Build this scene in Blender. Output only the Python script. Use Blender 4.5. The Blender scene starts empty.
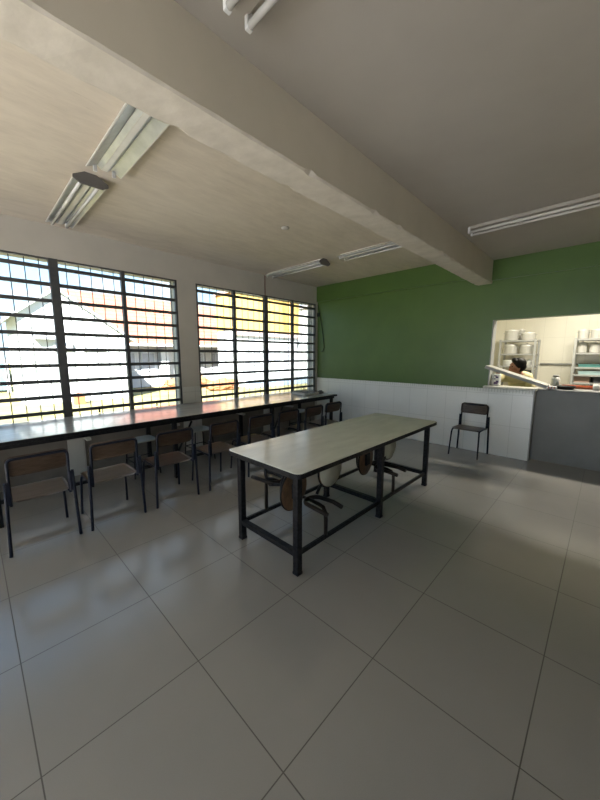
import bpy, bmesh, math, random
from mathutils import Vector, Matrix
random.seed(4)
PI = math.pi
scene = bpy.context.scene
C = scene.collection

# ------------------------------------------------------------------ materials
def newmat(name):
    m = bpy.data.materials.new(name); m.use_nodes = True
    nt = m.node_tree
    return m, nt, nt.nodes['Principled BSDF']

def mixcol(nt, fac, a, b, blend='MIX'):
    n = nt.nodes.new('ShaderNodeMix'); n.data_type = 'RGBA'; n.blend_type = blend
    for sock, v in ((n.inputs[0], fac), (n.inputs[6], a), (n.inputs[7], b)):
        if hasattr(v, 'links') or hasattr(v, 'is_linked'): nt.links.new(v, sock)
        elif isinstance(v, (int, float)): sock.default_value = v
        else: sock.default_value = (*v, 1)
    return n.outputs[2]

def mth(nt, op, a, b=None, c=None):
    n = nt.nodes.new('ShaderNodeMath'); n.operation = op
    for i, v in enumerate((a, b, c)):
        if v is None: continue
        if isinstance(v, (int, float)): n.inputs[i].default_value = v
        else: nt.links.new(v, n.inputs[i])
    return n.outputs[0]

def noise(nt, scale, detail=4, stretch=None, rough=.55, coord='Object'):
    if coord == 'World':
        g = nt.nodes.new('ShaderNodeNewGeometry').outputs['Position']
    else:
        g = nt.nodes.new('ShaderNodeTexCoord').outputs['Object']
    mp = nt.nodes.new('ShaderNodeMapping')
    nt.links.new(g, mp.inputs[0])
    if stretch: mp.inputs['Scale'].default_value = stretch
    n = nt.nodes.new('ShaderNodeTexNoise')
    n.inputs['Scale'].default_value = scale; n.inputs['Detail'].default_value = detail
    n.inputs['Roughness'].default_value = rough
    nt.links.new(mp.outputs[0], n.inputs[0])
    return n.outputs[0]

def ramp(nt, v, lo, hi):
    n = nt.nodes.new('ShaderNodeMapRange'); nt.links.new(v, n.inputs[0])
    n.inputs[1].default_value = lo; n.inputs[2].default_value = hi
    return n.outputs[0]

def bump(nt, b, h, strength, dist):
    n = nt.nodes.new('ShaderNodeBump'); n.inputs['Strength'].default_value = strength
    n.inputs['Distance'].default_value = dist
    nt.links.new(h, n.inputs['Height']); nt.links.new(n.outputs[0], b.inputs['Normal'])

def mat(name, col, rough=.5, metal=0, col2=None, nscale=8, stretch=None, lo=.35, hi=.65, bmp=0, bdist=.002, coord='Object', coat=0):
    m, nt, b = newmat(name)
    b.inputs['Roughness'].default_value = rough; b.inputs['Metallic'].default_value = metal
    b.inputs['Coat Weight'].default_value = coat
    if max(col) < .03: b.inputs['Specular IOR Level'].default_value = .14
    if col2 is None: col2 = tuple(c*.9 for c in col)
    n = noise(nt, nscale, 5, stretch, coord=coord)
    nt.links.new(mixcol(nt, ramp(nt, n, lo, hi), col, col2), b.inputs['Base Color'])
    if bmp: bump(nt, b, n, bmp, bdist)
    return m

M = {}
M['wall'] = mat('painted_wall', (.50,.47,.41), .75, col2=(.46,.435,.38), nscale=3, bmp=.08, coord='World')
M['dado'] = mat('dark_under_window', (.20,.18,.155), .6, col2=(.15,.135,.115), nscale=4, coord='World')  # darker brown-grey tone for the wall below the windows
M['green'] = mat('green_paint', (.078,.145,.032), .36, col2=(.069,.130,.028), nscale=2.5, bmp=.1, coord='World')
M['beam'] = mat('beam_plaster', (.62,.57,.49), .8, col2=(.53,.485,.41), nscale=9, bmp=.5, bdist=.006, coord='World')
M['beamside'] = mat('beam_side_paint', (.60,.545,.44), .75, col2=(.55,.50,.40), nscale=2.5, bmp=.06, coord='World')
M['ceil_r'] = mat('smooth_ceiling', (.41,.38,.33), .8, col2=(.38,.35,.305), nscale=2, bmp=.05, coord='World')

def board_ceiling():
    m, nt, b = newmat('board_marked_ceiling'); b.inputs['Roughness'].default_value = .8
    n1 = noise(nt, 6, 8, (2.0, .5, 1), .72, 'World')
    n2 = noise(nt, 1.4, 4, (1, .6, 1), .5, 'World')
    n3 = noise(nt, 26, 6, (2.0, .10, 1), .65, 'World')
    c = mixcol(nt, ramp(nt, n1, .38, .68), (.60,.535,.44), (.50,.44,.36))
    c = mixcol(nt, mth(nt, 'MULTIPLY', ramp(nt, n2, .45, .75), .45), c, (.68,.62,.53))
    c = mixcol(nt, mth(nt, 'MULTIPLY', ramp(nt, n3, .66, .74), .5), c, (.28,.23,.18))
    nt.links.new(c, b.inputs['Base Color'])
    bump(nt, b, n1, .35, .004)
    return m
M['ceil_l'] = board_ceiling()

def grid_mat(name, axes, origin, size, width, col, col2, grout, rough, coat=0, nscale=3, bmpd=0):
    """tiles with grout lines on two world axes"""
    m, nt, b = newmat(name); b.inputs['Roughness'].default_value = rough
    b.inputs['Coat Weight'].default_value = coat
    g = nt.nodes.new('ShaderNodeNewGeometry'); sp = nt.nodes.new('ShaderNodeSeparateXYZ')
    nt.links.new(g.outputs['Position'], sp.inputs[0])
    b.inputs['Specular IOR Level'].default_value = .95
    masks = []; ids = []
    for k in range(2):
        v = mth(nt, 'SUBTRACT', sp.outputs[axes[k]], origin[k])
        pp = mth(nt, 'PINGPONG', v, size[k]/2)
        masks.append(mth(nt, 'LESS_THAN', pp, width/2))
        ids.append(mth(nt, 'FLOOR', mth(nt, 'DIVIDE', v, size[k])))
    mask = mth(nt, 'MAXIMUM', masks[0], masks[1])
    wn = nt.nodes.new('ShaderNodeTexWhiteNoise'); wn.noise_dimensions = '2D'
    cb = nt.nodes.new('ShaderNodeCombineXYZ')
    nt.links.new(ids[0], cb.inputs[0]); nt.links.new(ids[1], cb.inputs[1]); nt.links.new(cb.outputs[0], wn.inputs['Vector'])
    n = noise(nt, nscale, 5, coord='World')
    c = mixcol(nt, ramp(nt, n, .35, .65), col, col2)
    c = mixcol(nt, mth(nt, 'MULTIPLY', wn.outputs[0], .25), c, tuple(x*.86 for x in col))
    fine = noise(nt, 260, 2, coord='World')
    c = mixcol(nt, mth(nt, 'MULTIPLY', ramp(nt, fine, .35, .7), .22), c, tuple(x*.75 for x in col))
    c = mixcol(nt, mask, c, grout)
    nt.links.new(c, b.inputs['Base Color'])
    r = mth(nt, 'ADD', mth(nt, 'MULTIPLY', mask, .4), mth(nt, 'ADD', rough - .02, mth(nt, 'MULTIPLY', n, .03)))
    nt.links.new(r, b.inputs['Roughness'])
    if bmpd:
        bump(nt, b, mth(nt, 'SUBTRACT', 1, mask), .5, bmpd)
    return m
M['floor'] = grid_mat('floor_tiles', (0, 1), (-.090, .036), (.5985, .5945), .0045, (.335,.32,.298), (.31,.296,.275), (.07,.06,.05), .21, coat=0, nscale=1.6, bmpd=.001)
M['walltile'] = grid_mat('wall_tiles', (0, 2), (-.930, .0), (.30, .452), .006, (.86,.87,.84), (.82,.83,.80), (.58,.59,.56), .22, nscale=2, bmpd=.001)
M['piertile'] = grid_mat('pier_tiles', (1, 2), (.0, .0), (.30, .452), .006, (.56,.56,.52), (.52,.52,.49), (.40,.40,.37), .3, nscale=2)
M['borderile'] = grid_mat('border_tiles', (0, 2), (-.930, .90), (.0375, .9), .006, (.80,.81,.77), (.72,.73,.70), (.50,.51,.48), .35, nscale=30, bmpd=.002)
M['kitchentile'] = grid_mat('kitchen_tiles', (0, 2), (0, 0), (.33, .45), .006, (.80,.755,.63), (.76,.715,.60), (.66,.62,.52), .4, nscale=2)
M['kitchenpaint'] = mat('kitchen_paint', (.80,.77,.68), .6, nscale=3)

M['black'] = mat('black_painted_steel', (.006,.006,.007), .42, col2=(.02,.02,.022), nscale=40, coord='Object')
M['blue'] = mat('dark_blue_steel', (.010,.013,.024), .35, col2=(.018,.02,.03), nscale=50)
M['frame'] = mat('window_steel', (.045,.05,.055), .5, col2=(.06,.06,.06), nscale=20)
M['rust'] = mat('worn_steel', (.028,.022,.018), .45, 0, col2=(.018,.014,.012), nscale=22)
M['ply'] = mat('worn_plywood', (.125,.088,.062), .34, col2=(.065,.04,.026), nscale=14, stretch=(1,6,6), lo=.3, hi=.7)
M['plyseat'] = mat('worn_plywood_seat_sheen', (.24,.195,.165), .28, col2=(.16,.125,.10), nscale=9, stretch=(1,3,3), lo=.2, hi=.8, coat=.3)  # seat base lightened: the window reflection is put into the colour
M['plyraw'] = mat('raw_plywood_underside', (.145,.08,.038), .6, col2=(.08,.045,.024), nscale=18, stretch=(5,1,1))
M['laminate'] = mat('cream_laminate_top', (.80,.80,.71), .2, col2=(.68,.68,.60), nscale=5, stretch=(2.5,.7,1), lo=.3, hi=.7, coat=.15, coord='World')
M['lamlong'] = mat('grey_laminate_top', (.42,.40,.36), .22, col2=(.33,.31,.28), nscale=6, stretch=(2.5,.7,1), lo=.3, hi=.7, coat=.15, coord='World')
M['discface'] = mat('cream_seat_laminate', (.50,.51,.42), .3, col2=(.42,.42,.34), nscale=9)
M['lampwhite'] = mat('lamp_enamel', (.72,.71,.66), .4, nscale=10)
M['alu'] = mat('lamp_reflector', (.62,.64,.66), .35, .7, col2=(.48,.50,.52), nscale=7)
M['tube'] = mat('lamp_tube_glass', (.60,.59,.55), .25, nscale=4)
M['capgrey'] = mat('lamp_end_cap', (.13,.125,.12), .5, nscale=20)
M['graypanel'] = mat('grey_door_paint', (.22,.225,.225), .5, col2=(.20,.205,.205), nscale=4, coord='World')
M['jamb'] = mat('grey_jamb_paint', (.36,.36,.345), .6, nscale=6, coord='World')
M['stone'] = mat('speckled_counter', (.64,.63,.57), .3, col2=(.54,.53,.48), nscale=45)
M['steel'] = mat('kitchen_steel', (.55,.55,.53), .35, .8, nscale=10)
M['shelf'] = mat('shelf_enamel', (.36,.36,.34), .5, nscale=10)
M['potalu'] = mat('aluminium_pot', (.70,.68,.63), .38, .25, nscale=14, stretch=(1,1,6))
M['potdark'] = mat('dark_pot', (.02,.02,.02), .4, nscale=10)
M['white'] = mat('white_plastic', (.75,.75,.73), .4, nscale=10)
M['teal'] = mat('teal_plastic', (.07,.22,.20), .4, nscale=10)
M['paleblue'] = mat('pale_teal_plastic', (.35,.48,.48), .4, nscale=10)
M['red'] = mat('red_tray', (.45,.11,.06), .45, col2=(.50,.17,.06), nscale=30)
M['pinkbox'] = mat('brown_cardboard', (.40,.27,.22), .7, nscale=10)
M['darkbox'] = mat('dark_grey_plastic', (.06,.06,.07), .5, nscale=10)
M['skin'] = mat('skin', (.36,.17,.10), .5, nscale=30, col2=(.32,.14,.085))
M['shirt'] = mat('pale_yellow_cloth', (.70,.60,.33), .8, nscale=12, bmp=.3)
M['hair'] = mat('black_hair', (.008,.007,.006), .45, nscale=60, stretch=(6,6,1), bmp=.6)
M['trouser'] = mat('dark_cloth', (.05,.06,.09), .85, nscale=30)
M['cable'] = mat('black_cable', (.015,.02,.015), .5, nscale=10)
M['conduit'] = mat('red_brown_conduit', (.22,.09,.06), .6, nscale=10)
# outside
M['grass'] = mat('sunlit_grass', (.21,.175,.075), .95, col2=(.14,.135,.05), nscale=1.3, lo=.4, hi=.62, bmp=.6, bdist=.05, coord='World')
M['housewhite'] = mat('whitewashed_render', (.50,.53,.57), .8, col2=(.46,.49,.53), nscale=1.5, coord='World')
M['housegrey'] = mat('pale_grey_render', (.44,.45,.50), .8, col2=(.40,.41,.46), nscale=1.5, coord='World')
M['houseyellow'] = mat('yellow_render', (.46,.30,.085), .8, col2=(.42,.27,.075), nscale=1.5, coord='World')
M['housepink'] = mat('pink_render', (.40,.30,.29), .8, nscale=1.5, coord='World')
M['winglass'] = mat('house_window_glass', (.30,.31,.36), .25, nscale=2)
M['fenceblue'] = mat('pale_blue_fence', (.10,.17,.20), .7, col2=(.08,.14,.17), nscale=3, stretch=(1,3,1), coord='World')
M['hedge'] = mat('hedge_leaves', (.05,.07,.04), .9, col2=(.10,.11,.08), nscale=9, bmp=1, bdist=.08)
M['orange'] = mat('orange_brick', (.30,.11,.045), .85, col2=(.24,.10,.045), nscale=8, bmp=.5, bdist=.03)
M['carblue'] = mat('pale_blue_paint', (.20,.26,.36), .3, nscale=2)
M['bark'] = mat('bark', (.10,.07,.05), .9, nscale=10)
def roof_mat():
    m, nt, b = newmat('clay_roof_tiles'); b.inputs['Roughness'].default_value = .8
    g = nt.nodes.new('ShaderNodeNewGeometry'); sp = nt.nodes.new('ShaderNodeSeparateXYZ')
    nt.links.new(g.outputs['Position'], sp.inputs[0])
    a = mth(nt, 'PINGPONG', sp.outputs[1], .15); h = mth(nt, 'PINGPONG', sp.outputs[2], .11)
    k = mth(nt, 'MAXIMUM', mth(nt, 'LESS_THAN', a, .012), mth(nt, 'LESS_THAN', h, .025))
    n = noise(nt, 3, 5, coord='World')
    c = mixcol(nt, ramp(nt, n, .35, .65), (.30,.115,.075), (.24,.085,.055))
    nt.links.new(mixcol(nt, mth(nt, 'MULTIPLY', k, .6), c, (.12,.045,.03)), b.inputs['Base Color'])
    return m
M['rooftile'] = roof_mat()
def glass_mat():
    m = bpy.data.materials.new('window_glass'); m.use_nodes = True; nt = m.node_tree; nt.nodes.clear()
    o = nt.nodes.new('ShaderNodeOutputMaterial'); t = nt.nodes.new('ShaderNodeBsdfTransparent')
    t.inputs[0].default_value = (.96,.98,.98,1)
    gl = nt.nodes.new('ShaderNodeBsdfGlossy'); gl.inputs['Roughness'].default_value = .03
    fr = nt.nodes.new('ShaderNodeFresnel'); fr.inputs[0].default_value = 1.45
    mx = nt.nodes.new('ShaderNodeMixShader')
    nt.links.new(mth(nt, 'MULTIPLY', fr.outputs[0], .6), mx.inputs[0]); nt.links.new(t.outputs[0], mx.inputs[1]); nt.links.new(gl.outputs[0], mx.inputs[2])
    nt.links.new(mx.outputs[0], o.inputs[0])
    return m
M['glass'] = glass_mat()
def emit_mat(name, col, s):
    m, nt, b = newmat(name); b.inputs['Emission Color'].default_value = (*col, 1); b.inputs['Emission Strength'].default_value = s
    return m
M['lit'] = emit_mat('added_lamp_tube', (1,.93,.78), 8)  # glowing tubes of the lamp added in the kitchen

# ------------------------------------------------------------------ mesh helpers
class MB:
    def __init__(s): s.bm = bmesh.new()
    def box(s, x0, y0, z0, x1, y1, z1, bev=0, mtx=None, seg=2):
        b = bmesh.new()
        bmesh.ops.create_cube(b, size=1)
        bmesh.ops.scale(b, vec=(x1-x0, y1-y0, z1-z0), verts=b.verts)
        bmesh.ops.translate(b, vec=((x0+x1)/2, (y0+y1)/2, (z0+z1)/2), verts=b.verts)
        if bev: bmesh.ops.bevel(b, geom=b.edges[:], offset=bev, segments=seg, affect='EDGES', profile=.5)
        s.merge(b, mtx); return s
    def merge(s, b, mtx=None):
        if mtx is not None: bmesh.ops.transform(b, matrix=mtx, verts=b.verts)
        me = bpy.data.meshes.new('t'); b.to_mesh(me); b.free(); s.bm.from_mesh(me); bpy.data.meshes.remove(me)
    def tube(s, pts, r, n=10, cap=True, smooth=True):
        pts = [Vector(p) for p in pts]; rs = r if isinstance(r, (list, tuple)) else [r]*len(pts)
        t0 = (pts[1]-pts[0]).normalized()
        ref = Vector((0,0,1)) if abs(t0.z) < .9 else Vector((1,0,0))
        u = t0.cross(ref).normalized(); rings = []
        for i, p in enumerate(pts):
            if i == 0: t = t0
            elif i == len(pts)-1: t = (pts[i]-pts[i-1]).normalized()
            else: t = ((pts[i+1]-p).normalized() + (p-pts[i-1]).normalized()).normalized()
            u = (u - t*u.dot(t)).normalized(); v = t.cross(u)
            rings.append([s.bm.verts.new(p + (u*math.cos(2*PI*k/n) + v*math.sin(2*PI*k/n))*rs[i]) for k in range(n)])
        for a, b in zip(rings, rings[1:]):
            for k in range(n):
                f = s.bm.faces.new((a[k], a[(k+1) % n], b[(k+1) % n], b[k])); f.smooth = smooth
        if cap:
            s.bm.faces.new(rings[0][::-1]); s.bm.faces.new(rings[-1])
        return s
    def lathe(s, prof, n=24, mtx=None):
        b = bmesh.new(); rings = []
        for r, z in prof:
            if r < 1e-5: rings.append([b.verts.new((0,0,z))])
            else: rings.append([b.verts.new((r*math.cos(2*PI*k/n), r*math.sin(2*PI*k/n), z)) for k in range(n)])
        for A, B in zip(rings, rings[1:]):
            for k in range(n):
                q = [A[k % len(A)], A[(k+1) % n % len(A)], B[(k+1) % n % len(B)], B[k % len(B)]]
                q = list(dict.fromkeys(q))
                if len(q) > 2: f = b.faces.new(q); f.smooth = True
        bmesh.ops.recalc_face_normals(b, faces=b.faces)
        s.merge(b, mtx); return s
    def prism(s, pts, vec, mtx=None, bev=0):
        b = bmesh.new()
        vs = [b.verts.new(p) for p in pts]; f = b.faces.new(vs)
        r = bmesh.ops.extrude_face_region(b, geom=[f])
        bmesh.ops.translate(b, vec=vec, verts=[g for g in r['geom'] if isinstance(g, bmesh.types.BMVert)])
        bmesh.ops.recalc_face_normals(b, faces=b.faces)
        if bev: bmesh.ops.bevel(b, geom=b.edges[:], offset=bev, segments=2, affect='EDGES', profile=.5)
        s.merge(b, mtx); return s
    def build(s, name, m, parent=None, loc=None):
        me = bpy.data.meshes.new(name); s.bm.to_mesh(me); s.bm.free(); me.materials.append(m)
        o = bpy.data.objects.new(name, me); C.objects.link(o)
        if parent is not None: o.parent = parent
        if loc: o.location = loc
        return o

def rrect(w, h, r, n=5, corners=(1,1,1,1)):
    """rounded rectangle outline centred on 0 (2d)"""
    out = []
    for (sx, sy, a0), c in zip(((1,1,0), (-1,1,90), (-1,-1,180), (1,-1,270)), corners):
        if not c: out.append((sx*w/2, sy*h/2)); continue
        for k in range(n+1):
            a = math.radians(a0 + 90*k/n)
            out.append((sx*(w/2-r) + r*math.cos(a), sy*(h/2-r) + r*math.sin(a)))
    return out

def tag(o, label, cat, group=None, kind=None):
    o['label'] = label; o['category'] = cat
    if group: o['group'] = group
    if kind: o['kind'] = kind
    return o
def thing(name, label, cat, loc=(0,0,0), rz=0, group=None):
    o = bpy.data.objects.new(name, None); C.objects.link(o); o.location = loc; o.rotation_euler = (0,0,rz)
    o.empty_display_size = .1
    return tag(o, label, cat, group)
def struct(o): o['kind'] = 'structure'; return o
def kids(o): return [c for c in bpy.data.objects if c.parent == o]
def dup(o, parent=None):
    c = o.copy(); C.objects.link(c)
    if parent is not None: c.parent = parent
    for ch in kids(o): dup(ch, c)
    return c
def arc(cx, cy, r, a0, a1, n, f):
    return [f(cx + r*math.cos(math.radians(a0+(a1-a0)*k/n)), cy + r*math.sin(math.radians(a0+(a1-a0)*k/n))) for k in range(n+1)]

# ------------------------------------------------------------------ setting
XL, YF, YN, XR = -4.56, 5.28, -2.6, 2.6      # left wall, far wall, near wall, right wall
ZL, ZR = 2.87, 2.77                         # ceilings left and right of the beam
BX0, BX1, BZ = -1.50, -1.30, 2.46
T = .24
struct(MB().box(XL-.02, YN-.02, -.12, XR+.02, YF+.17, 0).build('floor', M['floor']))
struct(MB().box(XL-T, YN-.2, ZL, BX0, YF+.15, ZL+.2).build('ceiling', M['ceil_l']))
struct(MB().box(BX1, YN-.2, ZR, XR+.2, YF+.15, ZR+.3).build('ceiling', M['ceil_r']))
# beam: rough underside with chipped arrises, smooth painted flank
bmm = MB()
b = bmesh.new()
ny = 150; rows = []
for i in range(ny+1):
    y = YN + (YF-YN)*i/ny
    e0 = .004*random.random() + (.016 if random.random() < .05 else 0); e1 = .004*random.random() + (.014 if random.random() < .06 else 0)
    rows.append([b.verts.new(p) for p in ((BX0, y, ZL), (BX0, y, BZ+e0), (BX0+.008+e0, y, BZ), ((BX0+BX1)/2, y, BZ+.003*random.random()), (BX1-.008-e1, y, BZ), (BX1, y, BZ+e1+.006), (BX1, y, ZL))])
for A, B in zip(rows, rows[1:]):
    for k in range(6): b.faces.new((A[k], A[k+1], B[k+1], B[k]))
    b.faces.new((A[6], A[0], B[0], B[6]))
b.faces.new(rows[0][::-1]); b.faces.new(rows[-1])
bmesh.ops.recalc_face_normals(b, faces=b.faces)
bmm.merge(b); bo = struct(bmm.build('trim_1', M['beam']))
bo.data.materials.append(M['beamside'])
for p in bo.data.polygons:
    if p.normal.x > .9: p.material_index = 1

# left wall with two window openings
WB, WT = .62, 2.52
W1 = (-.64, 2.20); W2 = (2.49, 5.22)
w = MB()
w.box(XL-T, YN-.2, WT, XL, YF+.15, ZL+.05)
w.box(XL-T, YN-.2, 0, XL, W1[0], WT)
w.box(XL-T, W1[1], 0, XL, W2[0], WT)
w.box(XL-T, W2[1], 0, XL, YF+.15, WT)
struct(w.build('wall_left', M['wall']))
w = MB()
w.box(XL-T, W1[0], -.1, XL-.015, W1[1], WB); w.box(XL-T, W2[0], -.1, XL-.015, W2[1], WB)
struct(w.build('wall_left', M['dado']))
w = MB()
w.box(XL, W1[1]+.0, 0, XL+.012, W2[0], .98)
w.box(XL-.016, .74, 0, XL+.012, .91, WB-.03); w.box(XL-.016, 3.76, 0, XL+.012, 3.93, WB-.03)
struct(w.build('trim_2', M['piertile']))

# far wall (green) with the kitchen hatch and the grey half door
OX, OT, OB, DX = -1.25, 1.955, .985, -.69      # hatch left jamb, top, sill, door jamb
KT = .15
w = MB()
w.box(XL-T, YF, 0, OX, YF+KT, ZL+.05)
w.box(OX, YF, OT, XR+.2, YF+KT, ZL+.05)
w.box(OX, YF, 0, DX, YF+KT, OB)
w.box(1.3, YF, 0, XR+.2, YF+KT, OT)
struct(w.build('wall_far', M['green']))
struct(MB().box(XL, YF-.035, 2.565, BX0, YF+.0, ZL).build('trim_3', M['green']))
struct(MB().box(BX1, YF-.035, 2.50, XR, YF+.0, ZR).build('trim_3', M['green']))
struct(MB().box(XL+.001, YF-.010, 0, DX, YF+.001, .93).build('trim_4', M['walltile']))
struct(MB().box(XL+.001, YF-.012, .93, DX, YF+.001, .975, .002).build('trim_5', M['borderile']))
w = MB()
w.box(DX-.002, YF-.014, 0, DX+.012, YF+KT+.01, OB+.0); struct(w.build('trim_6', M['jamb']))
w = MB(); w.box(OX-.002, YF-.006, OB, OX+.012, YF+KT+.01, OT-.002)
struct(w.build('trim_6', M['jamb']))
struct(MB().box(OX-.04, YF-.10, OB, DX+.03, YF+KT+.03, OB+.03, .004).build('trim_7', M['stone']))
d = struct(MB().box(DX+.014, YF+.10, .008, 1.29, YF+.14, OB-.005, .003).build('door_1', M['graypanel']))
MB().box(DX+.014, YF+.085, OB-.005, 1.29, YF+.16, OB+.018, .003).build('door_top_ledge', M['graypanel'], d)
MB().lathe([(0,0),(.022,0),(.026,.01),(.022,.035),(0,.04)], 16, Matrix.Translation((1.18, YF+.10, .8)) @ Matrix.Rotation(PI/2, 4, 'X')).build('door_knob', M['steel'], d)

# near and right walls (behind and beside the camera); the near wall's opening is added to let daylight in
w = MB()
w.box(XL-T, YN-.2, 0, -4.0, YN, ZL+.05); w.box(-4.0, YN-.2, 2.3, 1.6, YN, ZL+.05)
w.box(1.6, YN-.2, 0, XR+.2, YN, ZL+.05)
struct(w.build('wall_near', M['wall']))
struct(MB().box(XR, YN-.2, 0, XR+.2, YF+KT, ZR+.05).build('wall_right', M['wall']))

# kitchen behind the hatch
KL, KR, KF, KY = -2.1, 2.2, 8.05, YF+KT
struct(MB().box(KL-.15, KY, -.12, KR+.15, KF+.15, -.001).build('floor', M['floor']))
struct(MB().box(KL-.15, KF, 0, KR+.15, KF+.15, 2.9).build('wall_kitchen_far', M['kitchentile']))
struct(MB().box(KL-.15, KY, 0, KL, KF, 2.9).build('wall_kitchen_left', M['kitchenpaint']))
struct(MB().box(KR, KY, 0, KR+.15, KF, 2.9).build('wall_kitchen_right', M['kitchenpaint']))
struct(MB().box(KL-.15, KY, 2.75, KR+.15, KF+.15, 2.9).build('ceiling', M['kitchenpaint']))

# windows
def window(name, y0, y1, thick):
    fr = MB()
    x0, x1 = XL-.045, XL-.005
    fr.box(x0, y0, WB, x1, y1, WB+.035); fr.box(x0, y0, WT-.02, x1, y1, WT)
    fr.box(x0, y0, WB, x1, y0+.03, WT); fr.box(x0, y1-.03, WB, x1, y1, WT)
    f = struct(fr.build(name, M['frame']))
    n = 4; s = (y1-y0)/n
    for i in range(1, n):
        y = y0+s*i
        hw = .042 if i == thick else .022
        MB().box(x0-.01, y-hw, WB, x1+.012, y+hw, WT, .003).build('mullion', M['frame'], f)
    for i in range(n):
        a, bb = y0+s*i+.02, y0+s*(i+1)-.02
        for k in range(10):
            z = 2.42-.18*k
            MB().box(x0+.003, a, z-.0195, x1-.003, bb, z+.0195, .003).build('window_bar', M['frame'], f)
        MB().box(XL-.078, a, WB, XL-.074, bb, WT).build('window_pane', M['glass'], f)
    y = y0+.06
    while y < y1-.03:
        MB().tube([(XL-.135, y, WB), (XL-.135, y, WT)], .0048, 6).build('grille_rod', M['frame'], f)
        y += .125
    for i in (2, 3):
        y = y0+s*(i+.45)
        MB().tube([(XL+.01, y, WB+.13), (XL+.012, y, WB+.155), (XL+.015, y, WB+.20)], [.012,.009,.007], 8).build('window_handle', M['black'], f)
    # sill and rods' fixing rail
    MB().box(XL-T-.03, y0, WB-.03, XL-.002, y1, WB, .004).build('window_sill', M['wall'], f)
window('window_1', W1[0], W1[1], 2)
window('window_2', W2[0], W2[1], 2)
# unseen near window, added to bring more daylight into the room
for nm, ax in (('added_near_window', 0),):
    f = MB()
    if ax == 0:
        f.box(-4.0, YN-.1, 2.25, 1.6, YN-.06, 2.3)
        for k in range(5): x = -3.975+1.3875*k; f.box(x-.025, YN-.1, 0, x+.025, YN-.06, 2.3)
    struct(f.build(nm, M['frame']))

# ------------------------------------------------------------------ school chair
def make_chair():
    t = thing('school_chair', '', 'chair')
    # seat: curved plywood sheet, front edge at -y
    b = bmesh.new(); nx, nyy = 12, 10; top = []; wv, dv = .38, .39
    out = rrect(wv, dv, .05, 5)
    def zz(x, y): return .400 - .004*(1-(x/.19)**2) - .030*y - (.008*((-y-.15)/.045)**2 if y < -.15 else 0)
    # grid clipped to the rounded outline
    for j in range(nyy+1):
        y = -dv/2 + dv*j/nyy
        ex = wv/2
        if abs(y) > dv/2-.05: q = abs(y)-(dv/2-.05); ex = wv/2-.05+math.sqrt(max(0, .05**2-q*q))
        top.append([b.verts.new((ex*(-1+2*i/nx), y, zz(ex*(-1+2*i/nx), y))) for i in range(nx+1)])
    for A, B in zip(top, top[1:]):
        for i in range(nx): f = b.faces.new((A[i], A[i+1], B[i+1], B[i])); f.smooth = True
    bmesh.ops.solidify(b, geom=b.faces[:], thickness=.011)
    bmesh.ops.recalc_face_normals(b, faces=b.faces)
    m = MB(); m.merge(b); m.build('seat', M['plyseat'], t)
    # backrest
    b = bmesh.new(); rr = []
    for j in range(9):
        z = .585 + .155*j/8
        ex = .186; q = abs(z-.6625)-.0775+.032
        if q > 0: ex = .186-.032+math.sqrt(max(0, .032**2-q*q))
        rr.append([b.verts.new((ex*(-1+2*i/12), .172+.022*(z-.585)/.155 + .014*(1-(ex*(-1+2*i/12)/.186)**2), z)) for i in range(13)])
    for A, B in zip(rr, rr[1:]):
        for i in range(12): f = b.faces.new((A[i], A[i+1], B[i+1], B[i])); f.smooth = True
    bmesh.ops.solidify(b, geom=b.faces[:], thickness=.011)
    bmesh.ops.recalc_face_normals(b, faces=b.faces)
    m = MB(); m.merge(b); br = m.build('backrest', M['ply'], t)
    # inverted U behind the board
    P = [(-.178,.186,.37), (-.178,.190,.50), (-.178,.200,.60), (-.178,.206,.69)]
    P += [(-.178+.030*(1-math.cos(a)), .208, .69+.030*math.sin(a)) for a in (PI/8, PI/4, 3*PI/8, PI/2)]
    P += [(-p[0], p[1], p[2]) for p in P[::-1]]
    MB().tube(P, .0105, 10).build('back_frame', M['blue'], t)
    for sx in (-1, 1):
        MB().tube([(sx*.216,.208,0), (sx*.214,.207,.012), (sx*.203,.203,.40), (sx*.199,.202,.555)], .0115, 10).build('leg', M['blue'], t)
        MB().tube([(sx*.196,-.200,0), (sx*.195,-.199,.012), (sx*.185,-.165,.33), (sx*.181,-.155,.37), (sx*.178,-.135,.383), (sx*.176,.0,.385), (sx*.178,.17,.378)], .0105, 10).build('leg', M['blue'], t)
        MB().box(sx*.189-.0165, .186, .385, sx*.189+.0165, .212, .545, .008).build('side_bracket', M['blue'], t)
    MB().tube([(-.176,.07,.380), (.176,.07,.380)], .008, 8).tube([(-.176,-.10,.380), (.176,-.10,.380)], .008, 8).build('seat_rail', M['blue'], t)
    return t
chair = make_chair()
grp = None
near = [
 (.300, -3.0, .00, 'brown plywood chair nearest the photo\'s left edge, first of the row at the long table'),
 (.805, -2.985, .02, 'brown plywood chair at the long table, second in the row from the photo\'s left edge'),
 (1.350, -2.99, .0, 'brown plywood chair at the long table, third in the row from the photo\'s left edge'),
 (1.905, -2.99, .03, 'dark plywood chair at the long table, just left of the cream table\'s near corner'),
 (2.445, -3.0, -.01, 'dark plywood chair at the long table, fourth from the green wall'),
 (2.915, -3.0, .0, 'dark plywood chair at the long table, third from the green wall'),
 (3.415, -2.99, .0, 'dark plywood chair at the long table, second from the green wall'),
 (3.885, -3.0, -.02, 'dark plywood chair at the long table, last of the row, closest to the green wall'),
]
for i, (y, x, a, lab) in enumerate(near):
    c = chair if i == 0 else dup(chair)
    # backrest (+y local) faces the room (+x world)
    c.location = (x-.21, y, 0); c.rotation_euler = (0, 0, -PI/2+a)
    c['label'] = lab; c['category'] = 'chair'; c['group'] = 'chairs along the room side of the long table'
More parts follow.
